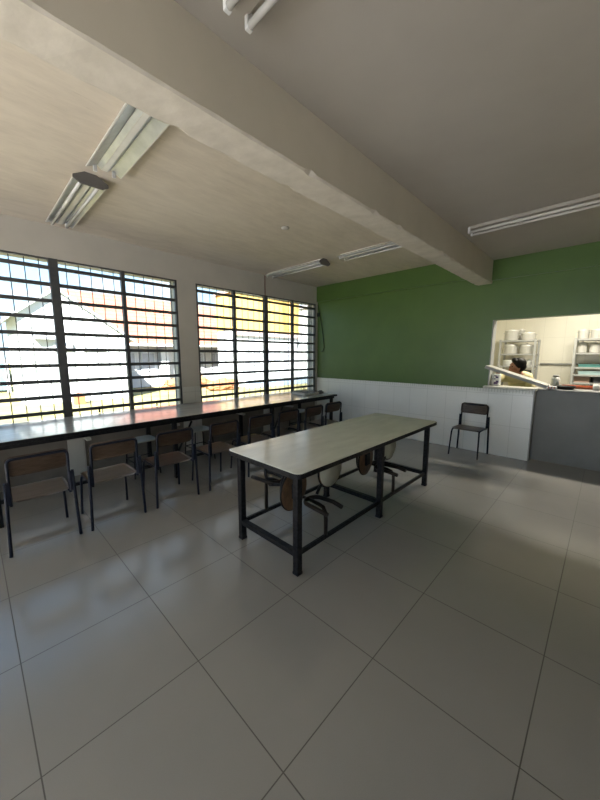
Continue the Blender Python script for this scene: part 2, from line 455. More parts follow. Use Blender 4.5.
def make_stool():
    t = thing('stool', '', 'stool')
    MB().prism([(a_, b_, .425) for a_, b_ in rrect(.30, .30, .05)], (0,0,.014), bev=.003).build('seat', M['discface'], t)
    for sx in (-1, 1):
        for sy in (-1, 1):
            MB().tube([(sx*.150, sy*.150, 0), (sx*.125, sy*.125, .41), (sx*.115, sy*.115, .424)], .010, 8).build('leg', M['black'], t)
    MB().tube([(-.138,-.138,.19), (.138,-.138,.19), (.138,.138,.19), (-.138,.138,.19), (-.138,-.138,.19)], .007, 8).build('foot_ring', M['black'], t)
    return t
stool = make_stool()
for i, (y, lab) in enumerate(((1.40, 'low pale-seated stool under the long table, between the second and third chairs'),
        (2.17, 'low pale-seated stool under the long table, just left of the fourth chair'),
        (4.22, 'low stool with a pale square seat under the long table, nearest the green wall'))):
    c = stool if i == 0 else dup(stool)
    c.location = (-4.06, y, 0); c['label'] = lab; c['category'] = 'stool'; c['group'] = 'low stools pushed under the long table'
c = dup(chair); c.location = (-1.395, 5.042, 0); c.rotation_euler = (0, 0, -.02)
if 'group' in c: del c['group']
c['label'] = 'brown plywood school chair standing alone against the white tiled wall'

# ------------------------------------------------------------------ long table
t = thing('long_table', 'long narrow dining table with a pale top and black steel frame under the barred windows', 'table', (-4.03, 1.6, 0))
LY0, LY1, LX0, LX1, LZ = -1.7, 4.68, -4.50, -3.55, .745
ox, oy = 4.03, -1.6     # world -> local
def L(x, y): return x+ox, y+oy
x0, y0 = L(LX0, LY0); x1, y1 = L(LX1, LY1)
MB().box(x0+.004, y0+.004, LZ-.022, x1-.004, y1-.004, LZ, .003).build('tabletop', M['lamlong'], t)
w = MB()
for a in ((x0, y0, x1, y0+.02), (x0, y1-.02, x1, y1), (x0, y0, x0+.02, y1), (x1-.02, y0, x1, y1)):
    w.box(a[0], a[1], LZ-.034, a[2], a[3], LZ-.003, .003)
w.build('edge_band', M['black'], t)
w = MB()
for a in ((x0+.06, y0+.04, x1-.06, y0+.08), (x0+.06, y1-.08, x1-.06, y1-.04), (x0+.06, y0+.04, x0+.10, y1-.04), (x1-.08, y0+.04, x1-.04, y1-.04)):
    w.box(a[0], a[1], LZ-.075, a[2], a[3], LZ-.022)
w.build('apron', M['black'], t)
for y in (-.45, .765, 1.68, 2.64, 3.6):
    MB().box(x0+.10, y+oy-.02, .62, x1-.08, y+oy+.02, .645, .002).build('cross_rail', M['steel'], t)
for y in (-1.62, .06, 1.62, 3.14, 4.58):
    for x in (x0+.08, x1-.06):
        MB().box(x-.024, y+oy-.024, 0, x+.024, y+oy+.024, LZ-.022, .004).build('leg', M['black'], t)
for y in (1.62, 3.14):
    MB().tube([(x1-.06, y+oy, .26), (x1-.06, y+oy+.22, .66)], .013, 8).build('brace', M['black'], t)
MB().box(x1-.075, y0+.06, .205, x1-.045, y1-.06, .235, .003).build('foot_rail', M['black'], t)

# things lying on the long table near the green wall
t = thing('wire_tray', 'grey wire tray with pale sides lying on the far end of the long table', 'tray', (-4.02, 4.33, LZ), 0)
MB().box(-.17,-.19,0,.17,.19,.006,.002).build('tray_base', M['white'], t)
w = MB()
w.box(-.17,-.20,.0,-.16,.20,.045); w.box(.16,-.20,.0,.17,.20,.03); w.box(-.17,-.20,0,.17,-.19,.045)
w.build('tray_side', M['lampwhite'], t)
w = MB()
for k in range(6): w.tube([(-.19,-.17+.068*k,.05), (.19,-.17+.068*k,.047)], .004, 6)
w.tube([(-.19,-.21,.05), (-.19,.21,.05), (.19,.21,.05), (.19,-.21,.05), (-.19,-.21,.05)], .005, 6)
w.build('wire_rack', M['capgrey'], t)
o = MB().lathe([(0,0),(.028,0),(.034,.04),(.031,.04),(.026,.006),(0,.006)], 20).build('cup', M['capgrey'], None, (-3.80, 4.50, LZ))
tag(o, 'small dark cup standing beside the wire tray on the long table', 'cup')
o = MB().box(-.05,-.035,0,.05,.035,.03,.006).box(-.03,-.02,.03,.03,.02,.05,.005).build('small_box', M['darkbox'], None, (-3.90, 4.62, LZ)); o.rotation_euler=(0,0,.4)
tag(o, 'small dark box at the very end of the long table beyond the wire tray', 'box')

# ------------------------------------------------------------------ centre table with folded swing seats
t = thing('canteen_table', 'free-standing cream-topped canteen table with black steel frame and round seats folded underneath', 'table', (-1.68, 2.44, 0))
CX0, CX1, CY0, CY1, CZ = -2.065, -1.29, 1.325, 3.535, .738
cx, cy = 1.68, -2.44
W_, H_ = CX1-CX0, CY1-CY0
mx, my = (CX0+CX1)/2+cx, (CY0+CY1)/2+cy
ol = rrect(W_-.008, H_-.008, .045)
MB().prism([(mx+a, my+b_, CZ-.018) for a, b_ in ol], (0,0,.018), bev=.0015).build('tabletop', M['laminate'], t)
ol = rrect(W_, H_, .048)
MB().prism([(mx+a, my+b_, CZ-.036) for a, b_ in ol], (0,0,.032), bev=.003).build('edge_band', M['black'], t)
lx = (-1.99+cx, -1.375+cx); ly = (1.405+cy, 2.465+cy, 3.455+cy)
w = MB()
for x in lx: w.box(x-.018, ly[0], CZ-.075, x+.018, ly[2], CZ-.034)
for y in ly: w.box(lx[0], y-.018, CZ-.075, lx[1], y+.018, CZ-.034)
w.build('apron', M['black'], t)
for x in lx:
    for y in ly:
        l = MB().box(x-.023, y-.023, .0, x+.023, y+.023, CZ-.034, .004).build('leg', M['black'], t)
        MB().box(x-.026, y-.026, 0, x+.026, y+.026, .02, .005).build('foot_cap', M['black'], l)
for x in lx: MB().box(x-.012, ly[0], .13, x+.012, ly[2], .16, .003).build('foot_rail', M['black'], t)
for y in ly: MB().box(lx[0], y-.020, .125, lx[1], y+.020, .165, .003).build('cross_rail', M['black'], t)

def disc(parent, c, tilt, flip, R=.145, facematerial='discface'):
    """round seat folded upright; flip = bracket side +x"""
    mt = Matrix.Translation(c) @ Matrix.Rotation(tilt, 4, 'Z') @ Matrix.Rotation(PI/2, 4, 'Y')
    e = .020
    s_ = -1 if flip else 1
    d = MB().lathe([(0,0),(R-.004,0),(R,.002),(R,e-.003),(R-.003,e),(0,e)], 40, mt).build('folding_seat', M['plyraw'], parent)
    z0 = 0 if flip else e
    MB().lathe([(0,z0-.0015),(R-.006,z0-.0015),(R-.006,z0+.0015),(0,z0+.0015)], 40, mt).build('seat_top', M[facematerial], d)
    MB().tube([mt @ Vector((R*math.cos(a), R*math.sin(a), e/2)) for a in [2*PI*k/40 for k in range(41)]], .0075, 8, cap=False).build('seat_rim', M['black'], d)
    zb = e if flip else 0
    MB().box(-.055,-.04, min(zb, zb+(.018 if flip else -.018)), .055,.04, max(zb, zb+(.018 if flip else -.018)), .003, mt).build('seat_bracket', M['black'], d)
    return d
def fork(side, X, Y, zt, lean=0):
    """post bent to a hub with a U fork that points away from the table (side = +1 right, -1 left)"""
    f = MB()
    s_ = side
    pts = [(X, Y, .155), (X, Y, zt-.10), (X-.004*s_, Y, zt-.05), (X-.025*s_, Y, zt-.015), (X-.07*s_, Y, zt-.005), (X-.18*s_, Y-.0, zt)]
    f.tube(pts, .015, 10)
    u = []
    for k in range(13):
        a = PI/2 + PI*k/12
        u.append((X + s_*(-.10 + .075*math.cos(a)), Y + lean + .078*math.sin(a), zt+.004))
    u = [(X+s_*.08, Y+lean+.082, zt-.006), (X+s_*.0, Y+lean+.088, zt+.004)] + u + [(X+s_*.0, Y+lean-.088, zt+.004), (X+s_*.08, Y+lean-.082, zt-.006)]
    f.tube(u, .0165, 10)
    f.tube([(X-.18*s_, Y, zt), (X-.27*s_, Y-.02, zt+.012)], .011, 10)
    return f.build('seat_fork', M['rust'], t)
for k in range(2):
    dy = .975*k
    X, Y = -1.375+cx, 1.70+cy+dy*1.04
    fo = fork(1, X, Y, .375)
    fo2 = MB().tube([(X-.175, Y+.10, .38), (X-.175, Y+.13, .42), (X-.19, Y+.18, .44)], .013, 8).build('seat_stub', M['black'], t)
    disc(t, (X-.195, 1.975+cy+dy, .535), 0, False)
    disc(t, (X-.225, 1.585+cy+dy, .475), .12, True, .15)
    Xl, Yl = -1.99+cx, 1.655+cy+dy
    fork(-1, Xl, Yl, .45)
    MB().tube([(Xl+.07, Yl-.06, CZ-.07), (Xl+.07, Yl-.06, .50), (Xl+.085, Yl-.06, .445), (Xl+.12, Yl-.06, .425), (Xl+.20, Yl-.06, .45), (Xl+.30, Yl-.05, .475)], .012, 8).build('seat_hook', M['black'], t)
    disc(t, (X-.275, 1.625+cy+dy, .485), .10, False, .14)

# ------------------------------------------------------------------ ceiling lamps
def lamp_reflector():
    t = thing('fluorescent_lamp', '', 'lamp')       # length along local x, 1.24 m, hangs below z=0
    Lh = .615
    sec = [(-.04,0), (.04,0), (.045,-.012), (.115,-.052), (.119,-.052), (.119,-.058), (.112,-.058), (.045,-.022), (.018,-.045), (-.018,-.045), (-.045,-.022), (-.112,-.058), (-.119,-.058), (-.119,-.052), (-.115,-.052), (-.045,-.012)]
    MB().prism([(-Lh, a, b_) for a, b_ in sec], (2*Lh, 0, 0)).build('lamp_housing', M['lampwhite'], t)
    w = MB()
    for s_ in (-1, 1):
        w.prism([(-Lh+.01, s_*.047, -.0235), (-Lh+.01, s_*.108, -.0575), (-Lh+.01, s_*.108, -.0595), (-Lh+.01, s_*.047, -.0255)], (2*Lh-.02, 0, 0))
        w.prism([(-Lh+.01, s_*.020, -.0455), (-Lh+.01, s_*.044, -.0245), (-Lh+.01, s_*.045, -.0265), (-Lh+.01, s_*.021, -.0475)], (2*Lh-.02, 0, 0))
    w.build('reflector', M['alu'], t)
    for sx in (-1, 1):
        for sy in (-1, 1):
            MB().box(sx*(Lh-.012)-.008, sy*.062-.012, -.075, sx*(Lh-.012)+.008, sy*.062+.012, -.028, .003).build('lamp_socket', M['white'], t)
    return t, Lh
def tubes(t, Lh, dy=.062, z=-.064, n=2):
    for sy in (-1, 1)[:n]:
        MB().tube([(-Lh+.02, sy*dy, z), (Lh-.02, sy*dy, z)], .0135, 12).build('lamp_tube', M['tube'], t)
proto, Lh = lamp_reflector()
def cap(t, side):
    MB().prism([(side*Lh, -.04, .0), (side*Lh, .04, .0), (side*Lh, .122, -.045), (side*Lh, .122, -.066), (side*Lh, .075, -.094), (side*Lh, -.075, -.094), (side*Lh, -.122, -.066), (side*Lh, -.122, -.045)], (side*.012, 0, 0)).build('end_cap', M['capgrey'], t)
specs = [
 (-2.25, .86, 0, False, 'open twin-trough fluorescent fitting without tubes next to the concrete beam, near the camera'),
 (-3.70, .825, 0, True, 'twin-tube fluorescent fitting with a dark end cap above the near window'),
 (-3.80, 3.83, 0, True, 'twin-tube fluorescent fitting on the ceiling above the far window, with a dark end cap'),
 (-2.27, 3.86, 0, True, 'twin-tube fluorescent fitting on the ceiling between the far window lamp and the beam'),
]
base = None
for i, (x, y, a, full, lab) in enumerate(specs):
    c = proto if i == 0 else dup(proto)
    c.location = (x, y, ZL); c['label'] = lab; c['category'] = 'lamp'; c['group'] = 'fluorescent lamps left of the beam'
    specs[i] = c
for i, c in enumerate(specs):
    if i: tubes(c, Lh)
    if i in (1, 2): cap(c, 1)
for x, y, lab in ((-.565, 3.77, 'bare twin-tube fluorescent batten right of the beam near the green wall'),
                  (-.52, .835, 'bare twin-tube fluorescent batten right of the beam, cut by the top edge of the photo')):
    t = thing('fluorescent_batten', lab, 'lamp', (x, y, ZR), 0, 'fluorescent battens right of the beam')
    MB().box(-Lh, -.045, -.03, Lh, .045, 0, .004).build('lamp_housing', M['ceil_r'], t)
    for sx in (-1, 1):
        for sy in (-1, 1): MB().box(sx*(Lh-.012)-.01, sy*.048-.014, -.075, sx*(Lh-.012)+.01, sy*.048+.014, -.015, .004).build('lamp_socket', M['white'], t)
    tubes(t, Lh, .048, -.062)

# cables and conduit
w = MB().tube([(XL+.008, 3.83, 2.50), (XL+.008, 3.83, 2.7), (XL+.010, 3.83, ZL-.005)], .007, 8)
tag(w.build('conduit', M['conduit']), 'thin red-brown conduit running down the wall above the far window', 'conduit')
cb = [(XL+.02, YF-.02, 2.50), (XL+.05, YF-.02, 2.42), (XL+.07, YF-.02, 2.32), (XL+.12, YF-.014, 2.12), (XL+.16, YF-.012, 1.88), (XL+.19, YF-.012, 1.70), (XL+.20, YF-.012, 1.62), (XL+.17, YF-.012, 1.55), (XL+.13, YF-.012, 1.53)]
t = MB().tube(cb, .007, 8).build('hanging_cable', M['cable'])
tag(t, 'black cable hanging loosely down the green wall beside the far window', 'cable')
MB().box(XL+.015, YF-.045, 2.26, XL+.075, YF-.004, 2.34, .006).build('cable_clamp', M['cable'], t)
# small ceiling rose
o = MB().lathe([(0,0),(.045,0),(.045,-.012),(.02,-.022),(0,-.022)], 24).build('ceiling_rose', M['wall'], None, (-2.75, 2.62, ZL))
tag(o, 'small round cover plate on the concrete ceiling between the lamps', 'ceiling rose')

# ------------------------------------------------------------------ hatch flap
ang = math.radians(19.5)
t = thing('counter_flap', 'pale slab hatch flap propped at a slant across the kitchen opening', 'hatch flap', (-.575, YF-.285, OB+.075), 0)
mt = Matrix.Rotation(math.radians(18.5), 4, 'Y')
MB().box(-.70, 0, 0, .04, .265, .038, .004, mt).build('flap_board', M['stone'], t)
MB().box(-.702, -.006, -.004, .042, .0, .033, .002, mt).build('flap_edge', M['jamb'], t)
MB().tube([(-.60, .24, -.042), (-.60, .24, .195)], .006, 8).build('prop_rod', M['steel'], t)
MB().tube([mt @ Vector((.02,.02,-.004)), mt @ Vector((.02,.14,-.004))], .007, 8).build('hinge', M['steel'], t)

# ------------------------------------------------------------------ kitchen furniture
def shelf_unit(x0, x1, y0, y1, levels, top, lab):
    t = thing('storage_shelf', lab, 'shelf', ((x0+x1)/2, (y0+y1)/2, 0), 0)
    hx, hy = (x1-x0)/2, (y1-y0)/2
    for sx in (-1, 1):
        for sy in (-1, 1): MB().box(sx*hx-.018, sy*hy-.018, 0, sx*hx+.018, sy*hy+.018, top, .003).build('upright', M['shelf'], t)
    for z in levels: MB().box(-hx, -hy, z-.03, hx, hy, z, .003).build('shelf_board', M['shelf'], t)
    return t
LV = (.25, .62, 1.0, 1.245, 1.485, 1.745)
shelf_unit(-1.60, -1.03, 7.44, 7.88, LV, 1.76, 'grey steel shelf loaded with aluminium pots, on the left behind the hatch')
shelf_unit(-.455, .55, 7.44, 7.88, (.25, .62, .98, 1.12, 1.25, 1.50, 1.74), 1.76, 'grey steel shelf with pots and trays, on the right behind the hatch')
def pot(x, y, z, r, h, lab, m='potalu', lid=True, grp='aluminium pots on the kitchen shelves'):
    t = thing('cooking_pot', lab, 'pot', (x, y, z), random.random()*.6-.3, grp)
    MB().lathe([(0,0),(r*.93,0),(r,.012),(r,h-.008),(r*1.05,h),(r*.97,h),(r*.96,h-.02),(r*.94,.01),(0,.01)], 28).build('pot_body', M[m], t)
    if lid:
        MB().lathe([(r*1.03,h),(r*1.03,h+.006),(r*.5,h+.022),(.012,h+.026),(.012,h+.04),(0,h+.042)], 28).build('lid', M[m], t)
    w = MB()
    for s_ in (-1, 1):
        w.tube([(s_*r*.98,-.035,h*.75),(s_*(r+.022),-.03,h*.77),(s_*(r+.022),.03,h*.77),(s_*r*.98,.035,h*.75)], .0045, 6)
    w.build('pot_handle', M['steel'], t)
YP = 7.62
pot(-1.45, YP-.03, 1.745, .118, .19, 'tall lidded aluminium pot on the left half of the left shelf\'s top board', grp=None)
pot(-1.175, YP-.03, 1.745, .118, .13, 'wide low aluminium pot on the right half of the left shelf\'s top board', grp=None)
pot(-1.325, YP+.18, 1.745, .06, .21, 'slimmer pot standing between and behind the two top pots of the left shelf', grp=None)
pot(-1.45, YP-.02, 1.485, .115, .17, 'tall aluminium pot directly below the tallest pot on the left shelf', grp=None)
pot(-1.18, YP-.02, 1.485, .115, .16, 'aluminium pot on the left shelf\'s second board, right side', grp=None)
pot(-1.46, YP, 1.245, .105, .10, 'low white pot beside the person\'s head on the left shelf', 'white', grp=None)
pot(-1.115, YP-.04, 1.245, .055, .10, 'small pale pot right of the person\'s head on the left shelf', 'white', grp=None)
pot(-1.30, YP, 1.245, .07, .10, 'pot hidden behind the person\'s head on the left shelf', grp=None)
pot(-.37, YP, 1.74, .075, .15, 'leftmost pot on the right shelf\'s top board', grp=None)
pot(-.19, YP, 1.74, .085, .15, 'second pot from the left on the right shelf\'s top board', grp=None)
pot(.01, YP, 1.74, .095, .13, 'third pot from the left on the right shelf\'s top board, at the photo edge', grp=None)
pot(-.37, YP, 1.50, .075, .16, 'leftmost pot on the right shelf\'s second board', grp=None)
pot(-.20, YP, 1.50, .075, .15, 'second pot from the left on the right shelf\'s second board', grp=None)
pot(-.01, YP, 1.50, .085, .09, 'low pot third from the left on the right shelf\'s second board', grp=None)
def simple(name, mb, m, loc, lab, cat, rz=0, grp=None):
    o = mb.build(name, M[m], None, loc); o.rotation_euler = (0,0,rz); return tag(o, lab, cat, grp)
def crate(name, w_, d_, h_, m, loc, lab, cat, rz=0):
    b_ = MB(); th = .008
    b_.box(-w_/2,-d_/2,0,w_/2,d_/2,th); 
    for s_ in (-1, 1):
        b_.box(s_*w_/2-th/2,-d_/2,0,s_*w_/2+th/2,d_/2,h_,.002); b_.box(-w_/2,s_*d_/2-th/2,0,w_/2,s_*d_/2+th/2,h_,.002)
    b_.box(-w_/2-.01,-d_/2-.01,h_-.012,w_/2+.01,-d_/2,h_,.002); b_.box(-w_/2-.01,d_/2,h_-.012,w_/2+.01,d_/2+.01,h_,.002)
    return simple(name, b_, m, loc, lab, cat, rz)
crate('plastic_tray', .32, .25, .05, 'teal', (-.22, YP, 1.25), 'teal tray on the middle board of the right shelf', 'tray')
crate('baking_tray', .42, .28, .035, 'darkbox', (.22, YP, 1.25), 'dark baking tray on the middle board of the right shelf, right of the teal tray', 'tray')
crate('plastic_tray', .55, .28, .06, 'paleblue', (-.10, YP, 1.12), 'long pale teal tray one board below the teal tray', 'tray')
crate('cardboard_box', .20, .22, .10, 'pinkbox', (-.32, YP, .98), 'pinkish brown box low on the right shelf, leftmost', 'box')
crate('cardboard_box', .17, .22, .09, 'darkbox', (-.10, YP, .98), 'dark box low on the right shelf beside the pinkish one', 'box', .2)
crate('plastic_tub', .13, .16, .08, 'white', (.08, YP, .98), 'white tub low on the right shelf', 'tub')
crate('plastic_crate', .26, .24, .16, 'darkbox', (-1.18, YP, 1.0), 'dark crate on the left shelf behind the person\'s shoulder', 'crate')
t = simple('wall_pipe', MB().tube([(-1.0, 8.02, 1.285), (.5, 8.02, 1.285)], .018, 10), 'shelf', (0,0,0), 'grey horizontal pipe along the kitchen wall between the two shelves', 'pipe')
# prep table with its things
t = thing('prep_table', 'steel kitchen work table just behind the grey half door', 'table', (.05, 6.05, 0))
MB().box(-.70,-.30,.95,1.15,.30,.985,.004).build('table_top', M['steel'], t)
for sx in (-.66, 1.11):
    for sy in (-.26, .26): MB().box(sx-.018, sy-.018, 0, sx+.018, sy+.018, .95, .003).build('leg', M['steel'], t)
MB().box(-.68,-.28,.30,1.13,.28,.32).build('lower_shelf', M['steel'], t)
zt = .985
t = thing('bottle', 'white plastic bottle with a grey cap standing just right of the slanted flap', 'bottle', (-.535, 5.92, zt))
MB().lathe([(0,0),(.048,0),(.052,.01),(.052,.125),(.040,.15),(.030,.16),(0,.16)], 24).build('bottle_body', M['white'], t)
MB().lathe([(0,.158),(.034,.158),(.034,.188),(0,.190)], 20).build('bottle_cap', M['shelf'], t)
crate('serving_tray', .46, .22, .035, 'red', (-.24, 6.07, zt), 'orange-red tray on the steel work table behind the grey door', 'tray')
simple('cooking_pan', MB().lathe([(0,0),(.10,0),(.13,.045),(.125,.045),(.096,.006),(0,.006)], 28), 'potdark', (-.42, 5.80, zt), 'black pan in front of the orange-red tray on the work table', 'pan')
simple('mug', MB().lathe([(0,0),(.035,0),(.038,.08),(.034,.08),(.031,.008),(0,.008)], 20), 'white', (-.09, 5.86, zt), 'small white mug at the right end of the orange-red tray', 'mug')
crate('plastic_tub', .22, .16, .075, 'white', (.13, 5.84, zt), 'white tub on the work table at the right edge of the photo', 'tub')
crate('plastic_tray', .24, .12, .05, 'darkbox', (-.05, 6.27, zt), 'dark blue-grey tray behind the orange-red tray', 'tray', .2)
simple('mug', MB().lathe([(0,0),(.04,0),(.045,.07),(.041,.07),(.036,.008),(0,.008)], 20), 'pinkbox', (.05, 6.0, zt), 'brown cup behind the white mug on the work table', 'mug')
crate('baking_tray', .20, .12, .03, 'steel', (-.40, 6.27, zt), 'steel tray behind the orange-red tray, right of the white bottle', 'tray', -.1)
# packet on the ledge and box left of person
t = thing('food_packet', 'white packet with red marks lying on the ledge right of the slanted flap', 'packet', (-.52, YF+.12, OB+.02))
MB().box(-.055,-.03,0,.055,.03,.045,.012).build('packet_body', M['white'], t)
w = MB()
for k in (-.03, 0, .03): w.box(k-.007,-.0315,.012,k+.007,-.030,.034)
w.build('packet_mark', M['red'], t)
t = thing('paper_sack', 'white sack with dark purple blotches on the ledge left of the person', 'sack', (-1.175, YF+.12, OB+.03))
MB().box(-.055,-.045,0,.055,.045,.17,.018, seg=3).build('sack_body', M['white'], t)
w = MB()
for a, b_, c_, d_ in ((-.03,.03,.02,.055), (.005,.04,.045,.075), (-.04,.0,.09,.105), (.0,.035,.11,.135), (-.03,.01,.135,.15)):
    w.box(a,-.0465,c_,b_,-.0445,d_)
mp = mat('purple_print', (.10,.07,.16), .6); w.build('sack_print', mp, t)
# unseen lamp, added to brighten the kitchen
t = thing('added_kitchen_lamp', 'unseen twin-tube lamp added on the kitchen ceiling to brighten the kitchen', 'lamp', (-.3, 6.3, 2.75))
MB().box(-.62,-.08,-.04,.62,.08,0,.005).build('lamp_housing', M['lampwhite'], t)
for s_ in (-1, 1): MB().tube([(-.6, s_*.05, -.06), (.6, s_*.05, -.06)], .014, 10).build('lamp_tube', M['lit'], t)

# ------------------------------------------------------------------ person leaning over the counter
def skin_mesh(name, verts, edges, radii, m, parent, root=0, sub=2):
    me = bpy.data.meshes.new(name); me.from_pydata([Vector(v) for v in verts], edges, []); me.materials.append(m)
    o = bpy.data.objects.new(name, me); C.objects.link(o)
    o.parent = parent
    sk = o.modifiers.new('skin', 'SKIN')
    if not me.skin_vertices:
        me.skin_vertices.new() if hasattr(me.skin_vertices, 'new') else None
    for i, r in enumerate(radii):
        rr = r if isinstance(r, tuple) else (r, r)
        me.skin_vertices[0].data[i].radius = rr
        me.skin_vertices[0].data[i].use_root = (i == root)
    sk.use_smooth_shade = True
    s_ = o.modifiers.new('sub', 'SUBSURF'); s_.levels = sub; s_.render_levels = sub
    return o
person = thing('person', 'person in a pale yellow top with short black hair bending over the kitchen counter', 'person', (-1.02, 6.28, 0))
# local coordinates, facing -y (towards the hatch), leaning forward and to the left
V = [(0,.06,.90), (-.01,-.04,1.00), (-.03,-.15,1.09), (-.04,-.24,1.15), (-.03,-.30,1.19),      # pelvis..neck base
     (-.01,-.335,1.235), (.0,-.37,1.30),                                                     # head lower, head centre
     (-.20,-.22,1.12), (-.27,-.42,1.04), (-.19,-.64,1.18), (-.16,-.70,1.235),                   # left-of-photo arm up to the flap
     (.13,-.20,1.11), (.20,-.22,.90), (.12,-.38,.80), (.06,-.45,.78),                        # other arm
     (-.10,.04,.84), (-.11,-.02,.47), (-.11,.02,.08), (-.11,-.10,.035),
     (.10,.04,.84), (.11,-.02,.47), (.11,.02,.08), (.11,-.10,.035)]
Eg = [(0,1),(1,2),(2,3),(3,4),(4,5),(5,6),(3,7),(7,8),(8,9),(9,10),(3,11),(11,12),(12,13),(13,14),
      (0,15),(15,16),(16,17),(17,18),(0,19),(19,20),(20,21),(21,22)]
R = [(.15,.11),(.13,.10),(.15,.10),(.13,.085),.055,(.07,.075),(.078,.088),.06,.042,.032,.026,.06,.042,.032,.026,.085,.055,.038,.034,.085,.055,.038,.034]
body = skin_mesh('body', V, Eg, R, M['skin'], person)
# fingers of both hands, rooted in the palms
def hand(hx, hy, hz, sd):
    vs, es, rs = [(hx, hy, hz), (hx, hy-.05, hz+.005)], [(0,1)], [(.026,.016), (.034,.014)]
    for k, ln in enumerate((.060,.072,.066,.050)):
        i = len(vs); ox_ = (k-1.5)*.018
        vs += [(hx+ox_, hy-.085, hz+.004), (hx+ox_, hy-.085-ln*.5, hz-.004), (hx+ox_, hy-.085-ln*.85, hz-.022)]
        es += [(1,i),(i,i+1),(i+1,i+2)]; rs += [.0095,.0085,.0075]
    i = len(vs); vs += [(hx+sd*.040, hy-.035, hz-.004), (hx+sd*.052, hy-.068, hz-.012)]; es += [(0,i),(i,i+1)]; rs += [.011,.009]
    return skin_mesh('hand', vs, es, rs, M['skin'], person, 0, 1)
hand(-.155,-.71,1.245, 1); hand(.055,-.46,.78, -1)
# head features: nose, ears, eyes, mouth
hc = Vector((.0,-.37,1.30)); HR = Matrix.Rotation(.7, 4, 'Y') @ Matrix.Rotation(-.7, 4, 'Z') @ Matrix.Rotation(.5, 4, 'X')
def hm(x, y, z): return Matrix.Translation(hc) @ HR @ Matrix.Translation((x, y, z))
def ell(mb, m_, sx, sy, sz):
    mb.lathe([(math.sin(a)*1., -math.cos(a)) for a in [PI*k/12 for k in range(13)]], 20, m_ @ Matrix.Diagonal((sx, sy, sz, 1)))
w = MB(); ell(w, hm(0,-.01,-.02), .075, .088, .108); ell(w, hm(0,-.098,-.025), .012, .016, .024); ell(w, hm(-.078,0,-.02), .010, .018, .030); ell(w, hm(.078,0,-.02), .010, .018, .030); ell(w, hm(0,-.075,-.085), .030, .022, .022)
head = w.build('head', M['skin'], person)
w = MB(); ell(w, hm(-.030,-.088,.0), .011, .007, .006); ell(w, hm(.030,-.088,.0), .011, .007, .006); w.build('eye', M['hair'], head)
w = MB(); ell(w, hm(0,-.092,-.066), .022, .007, .006); w.build('mouth', M['red'], head)
w = MB(); ell(w, hm(0,.018,.035), .090, .098, .092); ell(w, hm(.02,.045,-.01), .082, .075, .08); ell(w, hm(-.02,-.045,.07), .065, .045, .04); w.build('hair', M['hair'], head)
# clothes: a loose top and trousers, slightly larger than the body
idx = [0,1,2,3,4,7,8,11,12]
sv = [V[i] for i in idx]; sv[4] = (-.032,-.285,1.18); sv[0] = (0,.06,.84)
sr = [(.17,.13),(.155,.125),(.17,.125),(.15,.11),.072,.082,.062,.082,.062]
skin_mesh('shirt', sv, [(0,1),(1,2),(2,3),(3,4),(3,5),(5,6),(3,7),(7,8)], sr, M['shirt'], person)
idx = [0,15,16,17,19,20,21]
tv = [V[i] for i in idx]; tv[0] = (0,.05,.88)
skin_mesh('trousers', tv, [(0,1),(1,2),(2,3),(0,4),(4,5),(5,6)], [(.155,.12),.10,.072,.06,.10,.072,.06], M['trouser'], person)

# ------------------------------------------------------------------ outside
GZ = -.25
g = MB(); bmg = bmesh.new()
bmesh.ops.create_grid(bmg, x_segments=60, y_segments=60, size=45)
for v in bmg.verts: v.co.z = .05*math.sin(v.co.x*.7+v.co.y*.33)*math.cos(v.co.y*.45) * (1 if v.co.x < 35 else 0)
g.merge(bmg, Matrix.Translation((-50.1, 5, GZ)))
go = g.build('lawn', M['grass']); go['kind'] = 'structure'
struct(MB().box(XL-1.0, -12, GZ-.2, XL-T, 20, GZ+.06).build('path', M['housegrey']))
struct(MB().box(XL-T, -20, GZ-.3, 30, YN-.2, -.02).build('path', M['housegrey']))
struct(MB().box(XR+.2, YN-.2, GZ-.3, 30, 20, -.02).build('path', M['housegrey']))

def win(parent, x, y, z, w_, h_, name='window'):
    f = MB().box(x, y-w_/2-.05, z-h_/2-.05, x+.05, y+w_/2+.05, z+h_/2+.05, .005).build(name, M['housewhite'], parent)
    MB().box(x+.045, y-w_/2, z-h_/2, x+.06, y+w_/2, z+h_/2).build('pane', M['winglass'], f)
    w = MB(); w.box(x+.055, y-.02, z-h_/2, x+.07, y+.02, z+h_/2); w.build('glazing_bar', M['housewhite'], f)
# white gable house
t = thing('gable_house', 'white house with a plain gable end facing the near window', 'house', (-15.5, 2.8, GZ))
X0 = 1.5
MB().prism([(X0,-1.52,0),(X0,1.75,0),(X0,1.75,2.45),(X0,-.42,3.98),(X0,-1.52,3.10)], (-4,0,0)).build('wall', M['housewhite'], t)
w = MB()
w.prism([(X0+.15,-1.85,2.80),(X0+.15,-.42,3.94),(X0+.15,-.42,4.03),(X0+.15,-1.85,2.90)], (-4.2,0,0))
w.prism([(X0+.15,2.0,2.24),(X0+.15,-.42,3.94),(X0+.15,-.42,4.03),(X0+.15,2.0,2.33)], (-4.2,0,0))
w.build('roof', M['housewhite'], t)
win(t, X0, -.35, 1.98, .5, .16); win(t, X0, .58, 1.98, .62, .16)
w = MB().prism([(X0,-1.2,2.30),(X0+.22,-1.2,2.24),(X0+.22,-1.2,2.30),(X0,-1.2,2.50)], (0,.75,0)); w.build('awning', M['winglass'], t)
